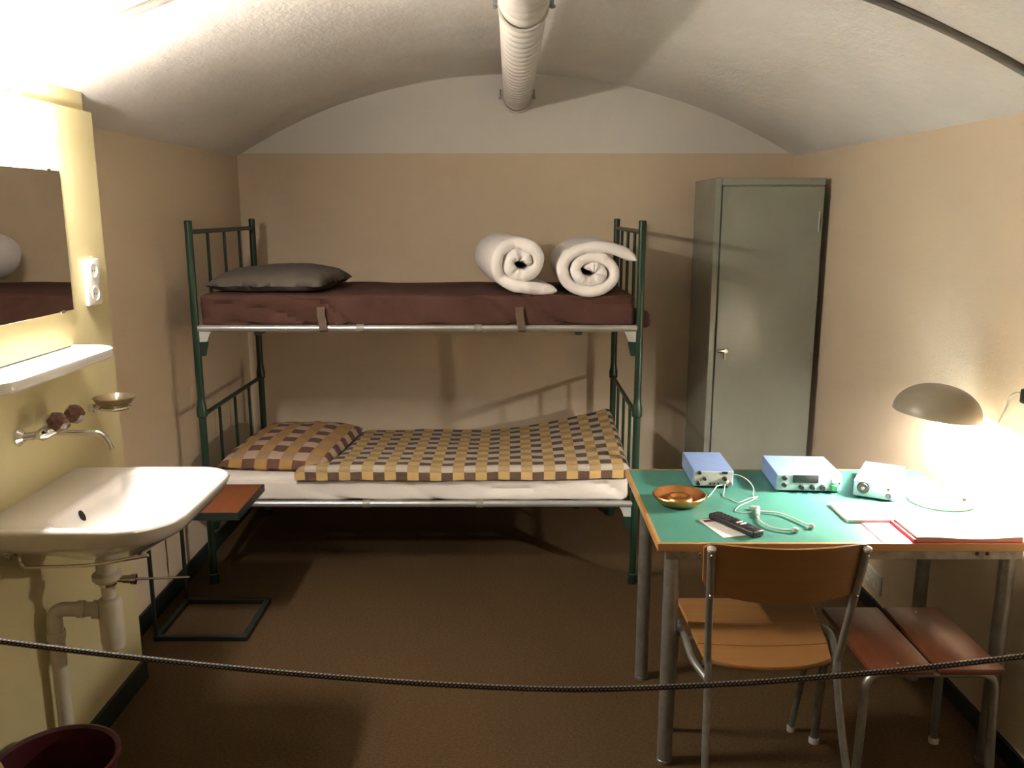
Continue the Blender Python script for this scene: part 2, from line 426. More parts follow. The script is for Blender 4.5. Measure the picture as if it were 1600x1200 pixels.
# vault
mb = MB(); nx, ny = 72, 90
x0, x1 = XL-.12, XR+.12
vs = []; fs = []
for j in range(ny+1):
    y = YF - .12 + (YB+.12 - YF + .12)*j/ny
    for i in range(nx+1):
        x = x0 + (x1-x0)*i/nx
        d = .012*nz(x*1.1, y*.8, 3) + .004*nz(x*4, y*4, 7)
        vs.append((x, y, vault_z(x) + d*min(1, max(0, (1.5-abs(x))*3))))
n1 = len(vs)
vs += [(p[0], p[1], p[2]+.12) for p in vs]
W = nx+1
for j in range(ny):
    for i in range(nx):
        a = j*W+i
        fs += [(a, a+W, a+W+1, a+1), (n1+a, n1+a+1, n1+a+W+1, n1+a+W)]
for i in range(nx):
    fs += [(i, i+1, n1+i+1, n1+i), (ny*W+i+1, ny*W+i, n1+ny*W+i, n1+ny*W+i+1)]
for j in range(ny):
    a, b = j*W, (j+1)*W; fs += [(b, a, n1+a, n1+b), (a+nx, b+nx, n1+b+nx, n1+a+nx)]
mb.add(vs, fs)
struct(mb.build('ceiling', 'vault'), 'white plastered barrel vault ceiling', 'ceiling')
BH = .085
struct(MB().box(XL, XR, YB-.012, YB, 0, BH, .003).build('baseboard_back', 'base', smooth=False), 'dark green skirting under the back wall', 'baseboard')
struct(MB().box(XR-.012, XR, YF, YB-.012, 0, BH-.02, .003).build('baseboard_right', 'base', smooth=False), 'dark green skirting behind the desk', 'baseboard')
struct(MB().box(XL, XL+.012, YP, YB-.012, 0, BH, .003).build('baseboard_left_recess', 'base', smooth=False), 'dark green skirting beside the bunk bed', 'baseboard')
struct(MB().box(XP, XP+.012, YF, YP, 0, BH, .003).build('baseboard_left', 'base', smooth=False), 'dark green skirting below the sink', 'baseboard')
struct(MB().box(XL+.012, XP+.012, YP, YP+.012, 0, BH, .003).build('baseboard_pier', 'base', smooth=False), 'dark green skirting returning round the yellow pier', 'baseboard')

# ------------------------------------------------------------------ ventilation duct
t = thing('ventilation_duct', 'ribbed off-white ventilation duct hung under the vault', 'duct', (.045, YF, 2.30))
prof = []; L = YB - YF; pitch = .088; n = int(L/pitch)
for i in range(n):
    z = i*pitch
    for q, rr in ((0, .0640), (.06, .0690), (.14, .0735), (.28, .0750), (.50, .0740), (.75, .0700), (.92, .0650)): prof.append((rr, z+q*pitch))
prof.append((.070, L))
pipe = MB().lathe(prof, (.045, YF, 2.305), 36, axis=(-.003, 1, 0)); pipe.build('corrugated_pipe', 'duct', t, angle=80)
for yy, rr in ((YB-.03, .082), (2.72, .078)):
    xx = .045 - .003*(yy-YF)
    c = MB().lathe([(rr-.006, -.014), (rr, -.014), (rr, .014), (rr-.006, .014)], (xx, yy, 2.305), 40, axis=(0, 1, 0)).build('clamp_ring', 'duct', t)
    for sg in (-1, 1):
        b = MB()
        b.box(xx+sg*(rr-.003)-.004*(1-sg)*1.5, xx+sg*(rr-.003)+.004*(1+sg)*1.5, yy-.012, yy+.012, 2.30, 2.318, .002)
        b.tube([(xx+sg*(rr+.009), yy, 2.294), (xx+sg*(rr+.009), yy, 2.345)], .0045, 8)
        b.lathe([(0, 0), (.009, 0), (.009, .008), (0, .008)], (xx+sg*(rr+.009), yy, 2.296), 6)
        b.build('bolt', 'steel', c)
    MB().tube([(xx, yy, 2.305+rr-.003), (xx, yy, 2.45)], .005, 8).build('hanger_rod', 'steel', c)

# ------------------------------------------------------------------ conduit across the vault
YC = 2.45
pts = []
for i in range(60):
    x = -1.375 + (1.54+1.375)*i/59
    pts.append((x, YC, min(vault_z(x)-.012, 2.4)))
pts = [(-1.349, 2.42, 1.938)] + [(-1.352, 2.43, 2.05)] + pts[1:] + [(1.550, YC, 1.96), (1.550, 2.47, 1.195)]
tag(MB().tube(pts, .0125, 12).build('cable_conduit', 'conduit', origin=(0, YC, 2.4)), 'thin dark cable conduit arching across the white vault', 'conduit')

# ------------------------------------------------------------------ wall lamp over the mirror
LY, LZ, LX = 2.30, 1.925, -1.285
t = thing('wall_lamp', 'lit tube lamp mounted above the mirror', 'lamp', (XP, LY, LZ))
MB().box(XP, XP+.028, LY-.17, LY+.17, LZ-.020, LZ+.020, .006).build('back_plate', 'plastic', t)
for sg in (-1, 1):
    MB().box(XP+.02, LX-.012, LY+sg*.120-.012, LY+sg*.120+.012, LZ-.014, LZ+.014, .004).build('lamp_holder', 'plastic', t)
MB().lathe([(0, -.165), (.012, -.163), (.022, -.154), (.025, -.142), (.025, .142), (.022, .154), (.012, .163), (0, .165)], (LX, LY, LZ), 16, axis=(0, 1, 0)).build('opal_tube', 'tube', t)

# ------------------------------------------------------------------ mirror, shelf, socket
t = thing('wall_mirror', 'frameless rectangular mirror on the yellow wall', 'mirror', (XP, 2.31, 1.40))
MB().box(XP, XP+.007, 1.99, 2.622, 1.402, 1.818, .001).build('mirror_glass', 'mirror', t, smooth=False)
for yy in (2.10, 2.555):
    for zz in (1.400, 1.820):
        s = 1 if zz > 1.6 else -1
        MB().box(XP, XP+.011, yy-.012, yy+.012, zz-.004-.002*s, zz+.004-.002*s, .002).build('clip', 'chrome', t)

def rr_outline(x0, x1, y0, y1, rads, n=8):
    """rounded rect, corner radii order: (x1,y1), (x0,y1), (x0,y0), (x1,y0)"""
    out = []
    rads = [min(r, .48*abs(x1-x0), .48*abs(y1-y0)) for r in rads]
    cs = [(x1, y1, 0), (x0, y1, 90), (x0, y0, 180), (x1, y0, 270)]
    for (cx, cy, a0), r in zip(cs, rads):
        sx = -1 if cx == x1 else 1; sy = -1 if cy == y1 else 1
        for k in range(n+1):
            a = math.radians(a0 + 90*k/n)
            out.append((cx+sx*r + r*math.cos(a), cy+sy*r + r*math.sin(a)))
    return out
# porcelain shelf
mb = MB(); rg = []
for off, z in ((.022, 1.262), (.008, 1.262), (.001, 1.268), (0, 1.280), (.002, 1.291), (.006, 1.294), (.011, 1.293), (.016, 1.290), (.03, 1.2895)):
    rg.append([V(x, y, z) for x, y in rr_outline(XP, -1.212-off, 1.99+off, 2.615-off, (.07, .004, .004, .07))])
mb.rings(rg)
tag(mb.build('bathroom_shelf', 'ceramic', origin=(XP, 2.3, 1.262)), 'white ceramic shelf under the mirror', 'shelf')

def socket(name, lab, yc, zc, x, sg, hw, hh):
    t = thing(name, lab, 'socket', (x, yc, zc-hh))
    a, b = sorted((x, x+sg*.014))
    MB().box(a, b, yc-hw, yc+hw, zc-hh, zc+hh, .005).build('plate', 'plastic', t)
    for dz in (-hh*.5, hh*.5) if hh > hw else (0,):
        for dy in ((0,) if hh > hw else (-hw*.5, hw*.5)):
            c = (x+sg*.013, yc+dy, zc+dz)
            o = MB().lathe([(.024, 0), (.024, .004), (.0205, .004), (.019, -.004), (0, -.004)], c, 28, axis=(sg, 0, 0)).build('outlet', 'plastic', t)
            for q in (-.007, .007):
                MB().lathe([(0, .0), (.0032, .0), (.0032, .0045), (0, .0045)], (x+sg*.0095, yc+dy+q, zc+dz-.001), 8, axis=(sg, 0, 0)).build('pin_hole', 'hole', o)
            MB().box(min(c[0], c[0]-sg*.006)+.0, max(c[0], c[0]-sg*.006), yc+dy-.003, yc+dy+.003, zc+dz+.013, zc+dz+.018, .001).build('earth_clip', 'chrome', o)
    return t
socket('wall_socket', 'white double power socket on yellow wall beside the mirror', 2.755, 1.476, XP, 1, .045, .074)
socket('wall_socket', 'white double power socket low on the wall behind the desk', 3.42, .150, XR, -1, .075, .045)

# ------------------------------------------------------------------ sink
SY0, SY1, SXF, SZ = 2.015, 2.575, -.862, .914
t = thing('wall_sink', 'white ceramic wall-hung sink with oval overflow hole', 'sink', (XP, 2.3, .70))
def out_ring(off, z, offb=0, sq=1.0):
    return [V(x, y, z) for x, y in rr_outline(XP+offb, SXF-off, SY0+off, SY1-off, (.10*sq, .012, .012, .155*sq), 10)]
def in_ring(o, z, dx=0.0, rr=.10, ob=None):
    ob = o if ob is None else ob
    return [V(x, y, z) for x, y in rr_outline(-1.198+ob, -.892-o+dx, 2.052+o, 2.540-o, (max(.02, .09-o*.2), max(.02, .06-o*.2), max(.02, .06-o*.2), max(.02, .13-o*.2)), 10)]
def blend_ring(ax0, ax1, ay0, ay1, z, r): return [V(x, y, z) for x, y in rr_outline(ax0, ax1, ay0, ay1, (r, r, r, r), 10)]
rg = [blend_ring(-1.20, -1.10, 2.265, 2.34, .728, .035), blend_ring(-1.26, -1.04, 2.225, 2.38, .748, .07),
      blend_ring(-1.33, -.985, 2.15, 2.46, .790, .12), out_ring(.050, .838, sq=1.05), out_ring(.026, .858), out_ring(.010, .880), out_ring(.002, .898),
      out_ring(0, .904), out_ring(.003, .911), out_ring(.009, .914), out_ring(.018, .914),
      in_ring(-.012, .913), in_ring(-.004, .910), in_ring(.003, .902), in_ring(.010, .885, ob=.008), in_ring(.030, .868, ob=.016), in_ring(.060, .842, ob=.038),
      in_ring(.090, .824, ob=.072), in_ring(.12, .816, ob=.115)]
bowl = MB().rings(rg).build('basin', 'ceramic', t, angle=50)
MB().lathe([(0, 0), (.022, 0), (.024, .0015), (.020, .002), (0, .001)], (-1.05, 2.290, .8155), 28).build('drain_ring', 'plate', t)
MB().lathe([(0, -.004), (.016, -.004), (.016, .0022), (0, .0022)], (-1.1860, 2.228, .8765), 24, axis=(.9, 0, .42), scale=(1.0, .72)).build('overflow_hole', 'hole', t)

# drain trap
t = thing('drain_trap', 'cream plastic bottle trap and waste pipe under the sink', 'drain pipe', (-1.17, 2.3, 0))
MB().lathe([(0, 0), (.034, 0), (.040, .008), (.040, .022), (.028, .030), (.028, .080), (0, .080)], (-1.17, 2.3, .653), 28).build('waste_cup', 'oldplastic', t)
c = MB().lathe([(0, 0), (.024, 0), (.024, .028), (.020, .034), (0, .034)], (-1.17, 2.3, .640), 24).build('chrome_collar', 'chrome', t)
c['label'] = 'chrome collar'
MB().tube([(-1.138, 2.3, .657), (-1.125, 2.302, .656), (-1.124, 2.302, .656), (-1.105, 2.305, .655), (-1.104, 2.305, .655), (-1.090, 2.308, .654)], [.010, .010, .013, .013, .016, .016], 14).build('lever_knob', 'chrome', t)
MB().tube([(-1.09, 2.308, .654), (-.953, 2.352, .640)], .0038, 8).build('lever_rod', 'chrome', t)
MB().tube([(-1.17, 2.3, .645), (-1.17, 2.3, .575)], .020, 20).build('tail_pipe', 'oldplastic', t)
MB().lathe([(0, 0), (.026, 0), (.031, .006), (.031, .020), (.0335, .024), (.0335, .150), (.028, .158), (.022, .162), (0, .162)], (-1.17, 2.3, .440), 28).build('trap_bottle', 'oldplastic', t)
p = MB().tube(bend([(-1.185, 2.295, .565), (-1.318, 2.268, .580), (-1.318, 2.268, .02)], .035, 8), .021, 18); p.build('waste_pipe', 'oldplastic', t)
for q, r in (((-1.205, 2.291, .567), .027), ((-1.245, 2.283, .572), .025)):
    MB().lathe([(.018, -.010), (r, -.010), (r, .010), (.018, .010)], q, 24, axis=(-1, -.2, .09)).build('pipe_nut', 'oldplastic', t)
MB().lathe([(.018, -.012), (.0255, -.012), (.0255, .012), (.018, .012)], (-1.318, 2.268, .50), 24).build('pipe_nut', 'oldplastic', t)
MB().lathe([(.018, 0), (.034, 0), (.032, .006), (.018, .008)], (-1.318, 2.268, .0), 24).build('floor_collar', 'oldplastic', t)

# towel rail
t = thing('towel_rail', 'chrome towel arm projecting from wall under the sink', 'towel rail', (XP, 2.155, .79))
MB().lathe([(0, 0), (.024, 0), (.022, .008), (.010, .014), (.010, .024), (0, .024)], (XP, 2.155, .800), 24, axis=(1, 0, 0)).build('wall_flange', 'chrome', t)
MB().tube(catmull([(XP+.02, 2.155, .800), (XP+.030, 2.155, .800), (XP+.036, 2.148, .785), (XP+.042, 2.150, .765), (XP+.065, 2.154, .758), (-1.14, 2.160, .762), (-.985, 2.166, .787)], 8), .0048, 10).build('arm', 'chrome', t)

# wall tap
t = thing('wall_tap', 'chrome wall tap with two brown faceted handles above the sink', 'tap', (XP, 2.345, 1.09))
for yy in (2.268, 2.425):
    MB().lathe([(0, 0), (.026, 0), (.025, .006), (.012, .018), (.0, .018)], (XP, yy, 1.090), 24, axis=(1, 0, 0)).build('wall_flange', 'chrome', t)
    MB().tube([(XP+.014, yy, 1.09), (XP+.05, yy + (.02 if yy < 2.3 else -.02), 1.092)], .0105, 14).build('inlet', 'chrome', t)
MB().tube([(XP+.052, 2.27, 1.092), (XP+.056, 2.285, 1.092), (XP+.056, 2.41, 1.092), (XP+.052, 2.425, 1.092)], [.010, .017, .017, .010], 18).build('tap_body', 'chrome', t)
MB().tube(bend([(XP+.056, 2.347, 1.085), (XP+.10, 2.347, 1.080), (-1.165, 2.347, 1.083), (-1.145, 2.347, 1.032)], .026, 8), .0085, 14).build('spout', 'chrome', t)
for yy in (2.300, 2.395):
    ax = Vector((.80, 0, .58)).normalized()
    st = Vector((XP+.058, yy, 1.098))
    h = MB().lathe([(0, 0), (.013, 0), (.012, .018), (.015, .024), (0, .024)], st, 18, axis=ax).build('valve_stem', 'chrome', t)
    o = MB().lathe([(0, 0), (.015, 0), (.027, .012), (.029, .030), (.020, .044), (0, .048)], st + ax*.022, 8, axis=ax).build('handle', 'knob', t, smooth=False)
    o['label'] = 'brown faceted acrylic handle'

# soap dish
t = thing('soap_dish', 'smoked glass soap dish in a chrome wall ring', 'soap dish', (XP, 2.68, 1.075))
MB().box(XP, XP+.020, 2.655, 2.705, 1.066, 1.094, .006).build('wall_mount', 'chrome', t)
MB().tube([(-1.282+.042*math.cos(a), 2.68+.042*math.sin(a), 1.079) for a in [2*PI*k/32 for k in range(32)]], .0055, 10, closed=True).build('holder_ring', 'chrome', t)
MB().lathe([(0, -.008), (.032, -.008), (.040, .002), (.056, .016), (.066, .031), (.063, .032), (.052, .019), (.036, .004), (0, -.002)], (-1.282, 2.68, 1.082), 36, scale=(1.0, 1.0)).build('dish', 'smoke', t, angle=60)

# ------------------------------------------------------------------ waste bin with a wooden handle in it
t = thing('waste_bin', 'burgundy plastic waste bin on the floor under the sink', 'bin', (-1.188, 1.975, 0))
MB().lathe([(0, 0), (.112, 0), (.116, .006), (.147, .290), (.157, .293), (.157, .303), (.150, .305), (.143, .298), (.112, .010), (0, .008)], (-1.188, 1.975, 0), 48).build('bin_body', 'bin', t)
hd = MB().tube(catmull([(-1.172, 1.905, .012), (-1.222, 1.882, .20), (-1.262, 1.862, .345), (-1.2665, 1.860, .361)], 6), .014, 14)
hd.lathe([(.014, 0), (.0145, .004), (.010, .011), (0, .013)], (-1.2665, 1.860, .361), 14, axis=(-.27, -.12, .95))
tag(hd.build('wooden_handle', 'lightwood', origin=(-1.172, 1.905, .012)), 'pale wooden handle sticking out of the burgundy bin', 'handle')

# ------------------------------------------------------------------ bunk bed
BX0, BX1, BY0, BY1 = -1.388, .560, 3.710, 4.620
bed = thing('bunk_bed', 'dark green tubular metal bunk bed with silver side rails', 'bunk bed', ((BX0+BX1)/2, (BY0+BY1)/2, 0))
PR = .0165
RU, RL = 1.196, .387
for x in (BX0, BX1):
    for y in (BY0, BY1):
        p = MB().tube([(x, y, .0), (x, y, 1.655)], PR, 16).build('post', 'green', bed)
        MB().lathe([(0, 0), (PR+.0005, 0), (PR+.0005, .004), (PR-.003, .008), (0, .008)], (x, y, 1.653), 16).build('post_cap', 'green', p)
        MB().lathe([(.012, 0), (.022, 0), (.022, .045), (.017, .05)], (x, y, .0), 16).build('foot', 'green', p)
        MB().lathe([(.016, -.03), (.023, -.022), (.023, .012), (.019, .03), (.0165, .055)], (x, y, .822), 18).build('joint_collar', 'green', p)
    for zt, zb in ((1.612, RU-.02), (.802, RL-.02)):
        MB().tube([(x, BY0, zt), (x, BY1, zt)], .0105, 12).build('end_rail', 'green', bed)
        MB().tube([(x, BY0, zb), (x, BY1, zb)], .0125, 12).build('end_rail', 'green', bed)
        for k in range(3):
            y = BY0 + (BY1-BY0)*(k+1)/4
            MB().tube([(x, y, zb), (x, y, zt)], .0075, 10).build('end_bar', 'green', bed)
    sg = 1 if x == BX0 else -1
    for z in (RU, RL):
        for y in (BY0, BY1):
            a = x+sg*PR*.6; b = x+sg*.070
            pl = MB(); vs = [V(a, y-.006, z-.012), V(b, y-.006, z-.012), V(b-sg*.012, y-.006, z-.030), V(x+sg*.048, y-.006, z-.058), V(a, y-.006, z-.062)]
            pl.rings([vs, [v+V(0, .012, 0) for v in vs]]); pl.build('rail_bracket', 'plate', bed, smooth=False)
            pl = MB(); vs = [V(a, y-.008, z-.060), V(x+sg*.050, y-.008, z-.060), V(x+sg*.044, y-.008, z-.088), V(x+sg*.036, y-.008, z-.122), V(a, y-.008, z-.122)]
            pl.rings([vs, [v+V(0, .016, 0) for v in vs]]); pl.build('socket_plate', 'green', bed, smooth=False)
for z in (RU, RL):
    for y in (BY0, BY1):
        MB().tube([(BX0+.012, y, z), (BX1-.012, y, z)], .0155, 16).build('side_rail', 'silver', bed)
    for x in (-.665, -.148):
        MB().lathe([(.015, -.017), (.0190, -.017), (.0190, .017), (.015, .017)], (x, BY0, z), 20, axis=(1, 0, 0)).build('rail_sleeve', 'galv', bed)
    for k in range(12):
        x = BX0 + (BX1-BX0)*(k+.5)/12
        MB().box(x-.025, x+.025, BY0, BY1, z-.004, z+.010, .002).build('bed_slat', 'spring', bed, smooth=False)
    MB().box(BX0+.25, BX0+.28, BY0+.01, BY1-.01, z-.032, z-.004, .003).build('cross_bar', 'green', bed, smooth=False)
    MB().box(BX1-.28, BX1-.25, BY0+.01, BY1-.01, z-.032, z-.004, .003).build('cross_bar', 'green', bed, smooth=False)

def crease(p, k, s0):
    # pulled folds running diagonally down the long side, in patches
    u = p.x*k + p.z*k*3.2 + 1.3*nz(p.x*1.7, p.z*3, s0)
    f = abs((u % 1.0) - .5)*2
    return (max(0, 1-f*3.2)**1.2)*max(0, min(1, 1.6*nz(p.x*1.4, 2.3, s0+3)+.65))
def fold(p, n):
    d = .004*nz(p.x*5, p.y*5, p.z*5)
    if n.y < -.3: d -= .020*crease(p, 2.6, 4) + .004*nz(p.x*9, 1, p.z*14)
    if n.z > .5: d += .006*nz(p.x*3, p.y*3, 11) - .010*max(0, (p.y-3.9)/.65)
    return d
t = thing('upper_mattress', 'mattress in a dark brown cover on the top bunk', 'mattress', ((BX0+BX1)/2, 4.14, RU+.008))
MB().soft(BX0+.022, BX1-.024, BY0+.005, 4.555, RU+.009, 1.340, .020, .018, fold).build('cover', 'brown', t)
for x in (-.832, .035):
    s = MB(); path = [(x, BY0-.002, 1.262), (x-.002, BY0-.010, 1.255), (x+.004, BY0-.012, 1.225), (x+.006, BY0-.020, 1.205), (x+.010, BY0-.022, 1.190), (x+.008, BY0-.012, 1.182)]
    path = [(x-.002, BY0-.002, 1.290), (x-.002, BY0-.008, 1.280)] + path[1:]
    rg = []
    for i, q in enumerate(path):
        q = V(*q); wd = .0175
        rg.append([q+V(-wd, -.0015, 0), q+V(wd, -.0015, 0), q+V(wd, .0015, 0), q+V(-wd, .0015, 0)])
    s.rings(rg).build('strap', 'strap', t, smooth=False)
# tail of brown cover hanging out behind the right-hand posts
MB().soft(BX1-.03, BX1+.055, BY0+.030, BY0+.208, 1.192, 1.262, .02, .02, lambda p, n: .010*nz(p.x*25, p.y*25, p.z*25)).build('cover_tail', 'brown', t)

def wh(p, n):
    d = .003*nz(p.x*7, p.y*7, p.z*7)
    if n.y < -.3: d -= .022*crease(p, 2.1, 9) + .004*nz(p.x*6, 1, p.z*16)
    return d
t = thing('lower_mattress', 'mattress in a white fitted sheet on the bottom bunk', 'mattress', ((BX0+BX1)/2, 4.13, RL+.008))
MB().soft(BX0+.022, BX1-.024, BY0+.004, 4.545, RL+.009, .518, .026, .018, wh).build('sheet', 'sheet', t)

def pillow(name, lab, c, hx, hy, hz, mat, rotz=0, tilt=(0, 0), N=34, cell=None, seed=0, power=.42):
    mb = MB(); vs = []; uv = []; fs = []
    R = Matrix.Rotation(rotz, 3, 'Z') @ Matrix.Rotation(tilt[0], 3, 'X') @ Matrix.Rotation(tilt[1], 3, 'Y')
    for sgn in (1, -1):
        for j in range(N+1):
            for i in range(N+1):
                u = -1+2*i/N; v = -1+2*j/N
                e = max(0, (1-abs(u)**3))*max(0, (1-abs(v)**3))
                h = hz*(e**power)
                h *= 1 + .08*nz(u*1.6+seed, v*1.6, 2*sgn)
                z = h*(1 if sgn > 0 else -.55)
                k = 1 - .045*(abs(u)**2)*(1-abs(v)**2) ; k2 = 1 - .045*(abs(v)**2)*(1-abs(u)**2)
                x = hx*u*k2; y = hy*v*k
                wob = .006*nz(u*5+seed, v*5, 9)*(1-e*.5)
                p = R @ Vector((x, y, z + wob)) + Vector(c)
                vs.append(p); uv.append(((u*hx)/cell + 20.3, (v*hy)/cell + 20.1) if cell else (u, v))
    W = N+1; n1 = W*W
    for j in range(N):
        for i in range(N):
            a = j*W+i; fs.append((a, a+1, a+W+1, a+W)); b = n1+a; fs.append((b, b+W, b+W+1, b+1))
    rim = [i for i in range(W)] + [j*W+N for j in range(1, W)] + [N*W+i for i in range(N-1, -1, -1)] + [j*W for j in range(N-1, 0, -1)]
    for a, b in zip(rim, rim[1:]+rim[:1]): fs.append((a, n1+a, n1+b, b))
    mb.add(vs, fs); mb.uv = uv
    o = mb.build(name, mat, origin=(c[0], c[1], c[2]-hz*.55), angle=60)
    return tag(o, lab, 'pillow')
pillow('pillow', 'plain grey-brown pillow on the brown upper mattress', (-1.095, 4.10, 1.371), .262, .30, .078, 'greypillow', seed=1, rotz=-.05)
pillow('pillow', 'brown and gold checked pillow on the bottom bunk', (-1.082, 4.108, .548), .256, .342, .070, 'check_pillow', rotz=-.10, cell=.062, seed=6, tilt=(.03, 0))

# checked duvet
def checked_duvet():
    mb = MB(); nx, ny = 96, 56; vs = []; uv = []; fs = []
    x0, x1 = -.985, .538
    def prof(s):     # s metres along the cloth from the front hem: (y, z)
        if s < .045: return 3.690, .505 + s
        if s < .085:
            a = (s-.045)/.040*PI/2; return 3.690+.025*(1-math.cos(a)), .550+.018*math.sin(a)
        return 3.715+(s-.085), .568
    LEN = .885
    for j in range(ny+1):
        for i in range(nx+1):
            s = LEN*j/ny; u = i/nx
            y, z = prof(s)
            g = max(0, min(1, (s-.070)/.075)); g = g*g*(3-2*g)
            xx0 = x0 + .122*g + .058*max(0, min(1, (s-.10)/.75))
            x = xx0 + (x1-xx0)*u
            if s < .1: x += .0
            # swelling towards the foot end and the wall
            q = max(0, (x+.12)/.66); wv = max(0, min(1, (s-.1)/.7))
            z += .085*q**2.2*wv + .012*q
            z -= .03*wv*(1-min(1, q*1.5))
            front = max(0, 1-s/.12)
            z += .006*nz(x*3.5, s*3.5, 1) + .0035*nz(x*11, s*11, 5)
            z += .010*math.sin(x*7.5+1.0)*front*nz(x*1.2, 1, 1)
            y += .007*nz(x*4, s*2, 8)*front
            # round off the head-side edge and the wall-side edge
            e = min(1, (u*1.5)/.045); z -= .035*min(1, s/.1)*(1-math.sqrt(max(0, 1-(1-e)**2)))
            e = min(1, (1-u)*1.5/.04); z -= .035*min(1, s/.1)*(1-math.sqrt(max(0, 1-(1-e)**2)))
            e = min(1, (LEN-s)/.05); z -= .03*(1-math.sqrt(max(0, 1-(1-e)**2)))
            vs.append((x, y, z)); uv.append((x/.0515+40.2, s/.0505+.25))
    W = nx+1; n1 = len(vs)
    low = []
    for k, (x, y, z) in enumerate(vs):
        j, i = divmod(k, W); s = LEN*j/ny
        if s < .085: low.append((x, min(y+.02, 3.712), min(z, .521) if s > .045 else z))
        else: low.append((x, y, .5205))
    vs += low; uv += uv[:n1]
    for j in range(ny):
        for i in range(nx):
            a = j*W+i; fs += [(a, a+1, a+W+1, a+W), (n1+a, n1+a+W, n1+a+W+1, n1+a+1)]
    rim = [i for i in range(W)] + [j*W+nx for j in range(1, ny+1)] + [ny*W+i for i in range(nx-1, -1, -1)] + [j*W for j in range(ny-1, 0, -1)]
    for a, b in zip(rim, rim[1:]+rim[:1]): fs.append((a, n1+a, n1+b, b))
    mb.add(vs, fs); mb.uv = uv
    return tag(mb.build('duvet', 'check', origin=(-.2, 4.1, .52), angle=70), 'brown, gold and grey checked duvet spread over the bottom bunk', 'duvet')
checked_duvet()

# rolled white duvets
def roll(name, lab, cx, y0, zb, R, h, turns, ccw, tail, yaw, ln, seed, sx=1.0, r0=.03, sz=1.0, end_ang=None):
    # spiral centreline in (x, z); outward to radius R-h, then a tail
    end = math.radians(end_ang); path = []
    n = int(turns*44)
    sgn = 1 if ccw else -1
    for i in range(n+1):
        f = i/n; th = end - sgn*2*PI*turns*(1-f); r = r0 + (R-h-r0)*f
        r *= 1 + .05*nz(math.cos(th)*1.3+seed, math.sin(th)*1.3, seed)
        path.append(Vector((sx*r*math.cos(th), 0, sz*r*math.sin(th))))
    d = (path[-1]-path[-2]).normalized(); last = path[-1].copy()
    for q in range(1, 13):
        f = q/12; L, ang = tail
        a = ang*f
        dd = Vector((d.x*math.cos(a)-d.z*math.sin(a), 0, d.x*math.sin(a)+d.z*math.cos(a)))
        last = last + dd*(L/12); path.append(last.copy())
    zmin = min(p.z for p in path) - h
    N = len(path); rg = []
    K = 12
    prof = []
    for k in range(K+1):
        a = -PI/2 + PI*k/K; prof.append((-ln/2 - 0*0 + h - h*math.cos(a)*1.0, h*math.sin(a)))
    m = 8
    for k in range(1, m): prof.append((-ln/2+h + (ln-2*h)*k/m, h))
    for k in range(K+1):
        a = PI/2 - PI*k/K; prof.append((ln/2 - h + h*math.cos(a), h*math.sin(a)))
    for k in range(1, m): prof.append((ln/2-h - (ln-2*h)*k/m, -h))
    Rz = Matrix.Rotation(yaw, 3, 'Z')
    for i, p in enumerate(path):
        a = path[max(0, i-1)]; b = path[min(N-1, i+1)]
        tg = (b-a).normalized(); nr = Vector((-tg.z, 0, tg.x))
        e = 1.0
        if i < 3: e = (0.7, .9, .97)[i]
        if i > N-5: e = (0.25, .7, .9, .97)[N-1-i]
        ring = []
        for (y, nn) in prof:
            puff = 1 + .12*nz(i*.16+seed, y*7, seed*2) + .10*nz(i*.45, y*12, seed)
            ye = y + (.022*nz(i*.13, seed, 3) + .008*nz(i*.6, seed, 1))*(1 if y < 0 else -1)
            q = p + nr*(nn*e*puff) + Vector((0, ye, 0))
            if q.z - zmin < .0: q.z = zmin
            q = Rz @ q
            ring.append(Vector((cx+q.x, y0+ln/2+q.y, zb + (q.z - zmin))))
        rg.append(ring)
    mb = MB().rings(rg)
    return tag(mb.build(name, 'duvet', origin=(cx, y0+ln/2, zb), angle=75), lab, 'rolled duvet')
roll('rolled_duvet', 'rolled white duvet with hollow centre and flap along the mattress', -.010, 3.700, 1.331, .142, .0270, 1.78, True, (.165, .10), .135, .74, 3, sx=1.04, r0=.020, sz=.91, end_ang=-92)
roll('rolled_duvet', 'tightly rolled white duvet with flap towards the green bedposts', .345, 3.700, 1.331, .152, .0245, 2.15, False, (.200, -.75), .0, .74, 8, sx=1.10, r0=.017, sz=.84, end_ang=88)

# ------------------------------------------------------------------ bedside stand
t = thing('bedside_stand', 'small red-brown topped stand on a dark tube frame beside the bunk bed', 'bedside table', (-1.255, 3.33, 0))
TX0, TX1, TY0, TY1, TZ = -1.445, -1.068, 3.155, 3.512, .545
MB().box(TX0, TX1-.006, TY0+.004, TY1-.004, TZ-.016, TZ, .002).build('tabletop', 'mahog', t, smooth=False)
e = MB(); e.box(TX1-.006, TX1, TY0, TY1, TZ-.030, TZ+.001, .001); e.box(TX0, TX1-.006, TY0, TY0+.004, TZ-.030, TZ+.0005); e.box(TX0, TX1-.006, TY1-.004, TY1, TZ-.030, TZ+.0005)
e.build('edge_frame', 'base', t, smooth=False)
for y in (TY0+.012, TY1-.012):
    MB().tube([(TX0+.008, y, .012), (TX0+.008, y, TZ-.016)], .0085, 12).build('leg', 'base', t)
    MB().box(TX0, TX1, y-.012, y+.012, .0, .022, .003).build('floor_runner', 'base', t, smooth=False)
    MB().tube([(TX0+.008, y, TZ-.024), (TX1-.02, y, TZ-.024)], .007, 10).build('support_arm', 'base', t)
MB().box(TX1-.024, TX1, TY0+.024, TY1-.024, 0, .022, .003).build('floor_runner', 'base', t, smooth=False)
MB().box(TX0, TX0+.020, TY0+.024, TY1-.024, 0, .020, .003).build('floor_runner', 'base', t, smooth=False)

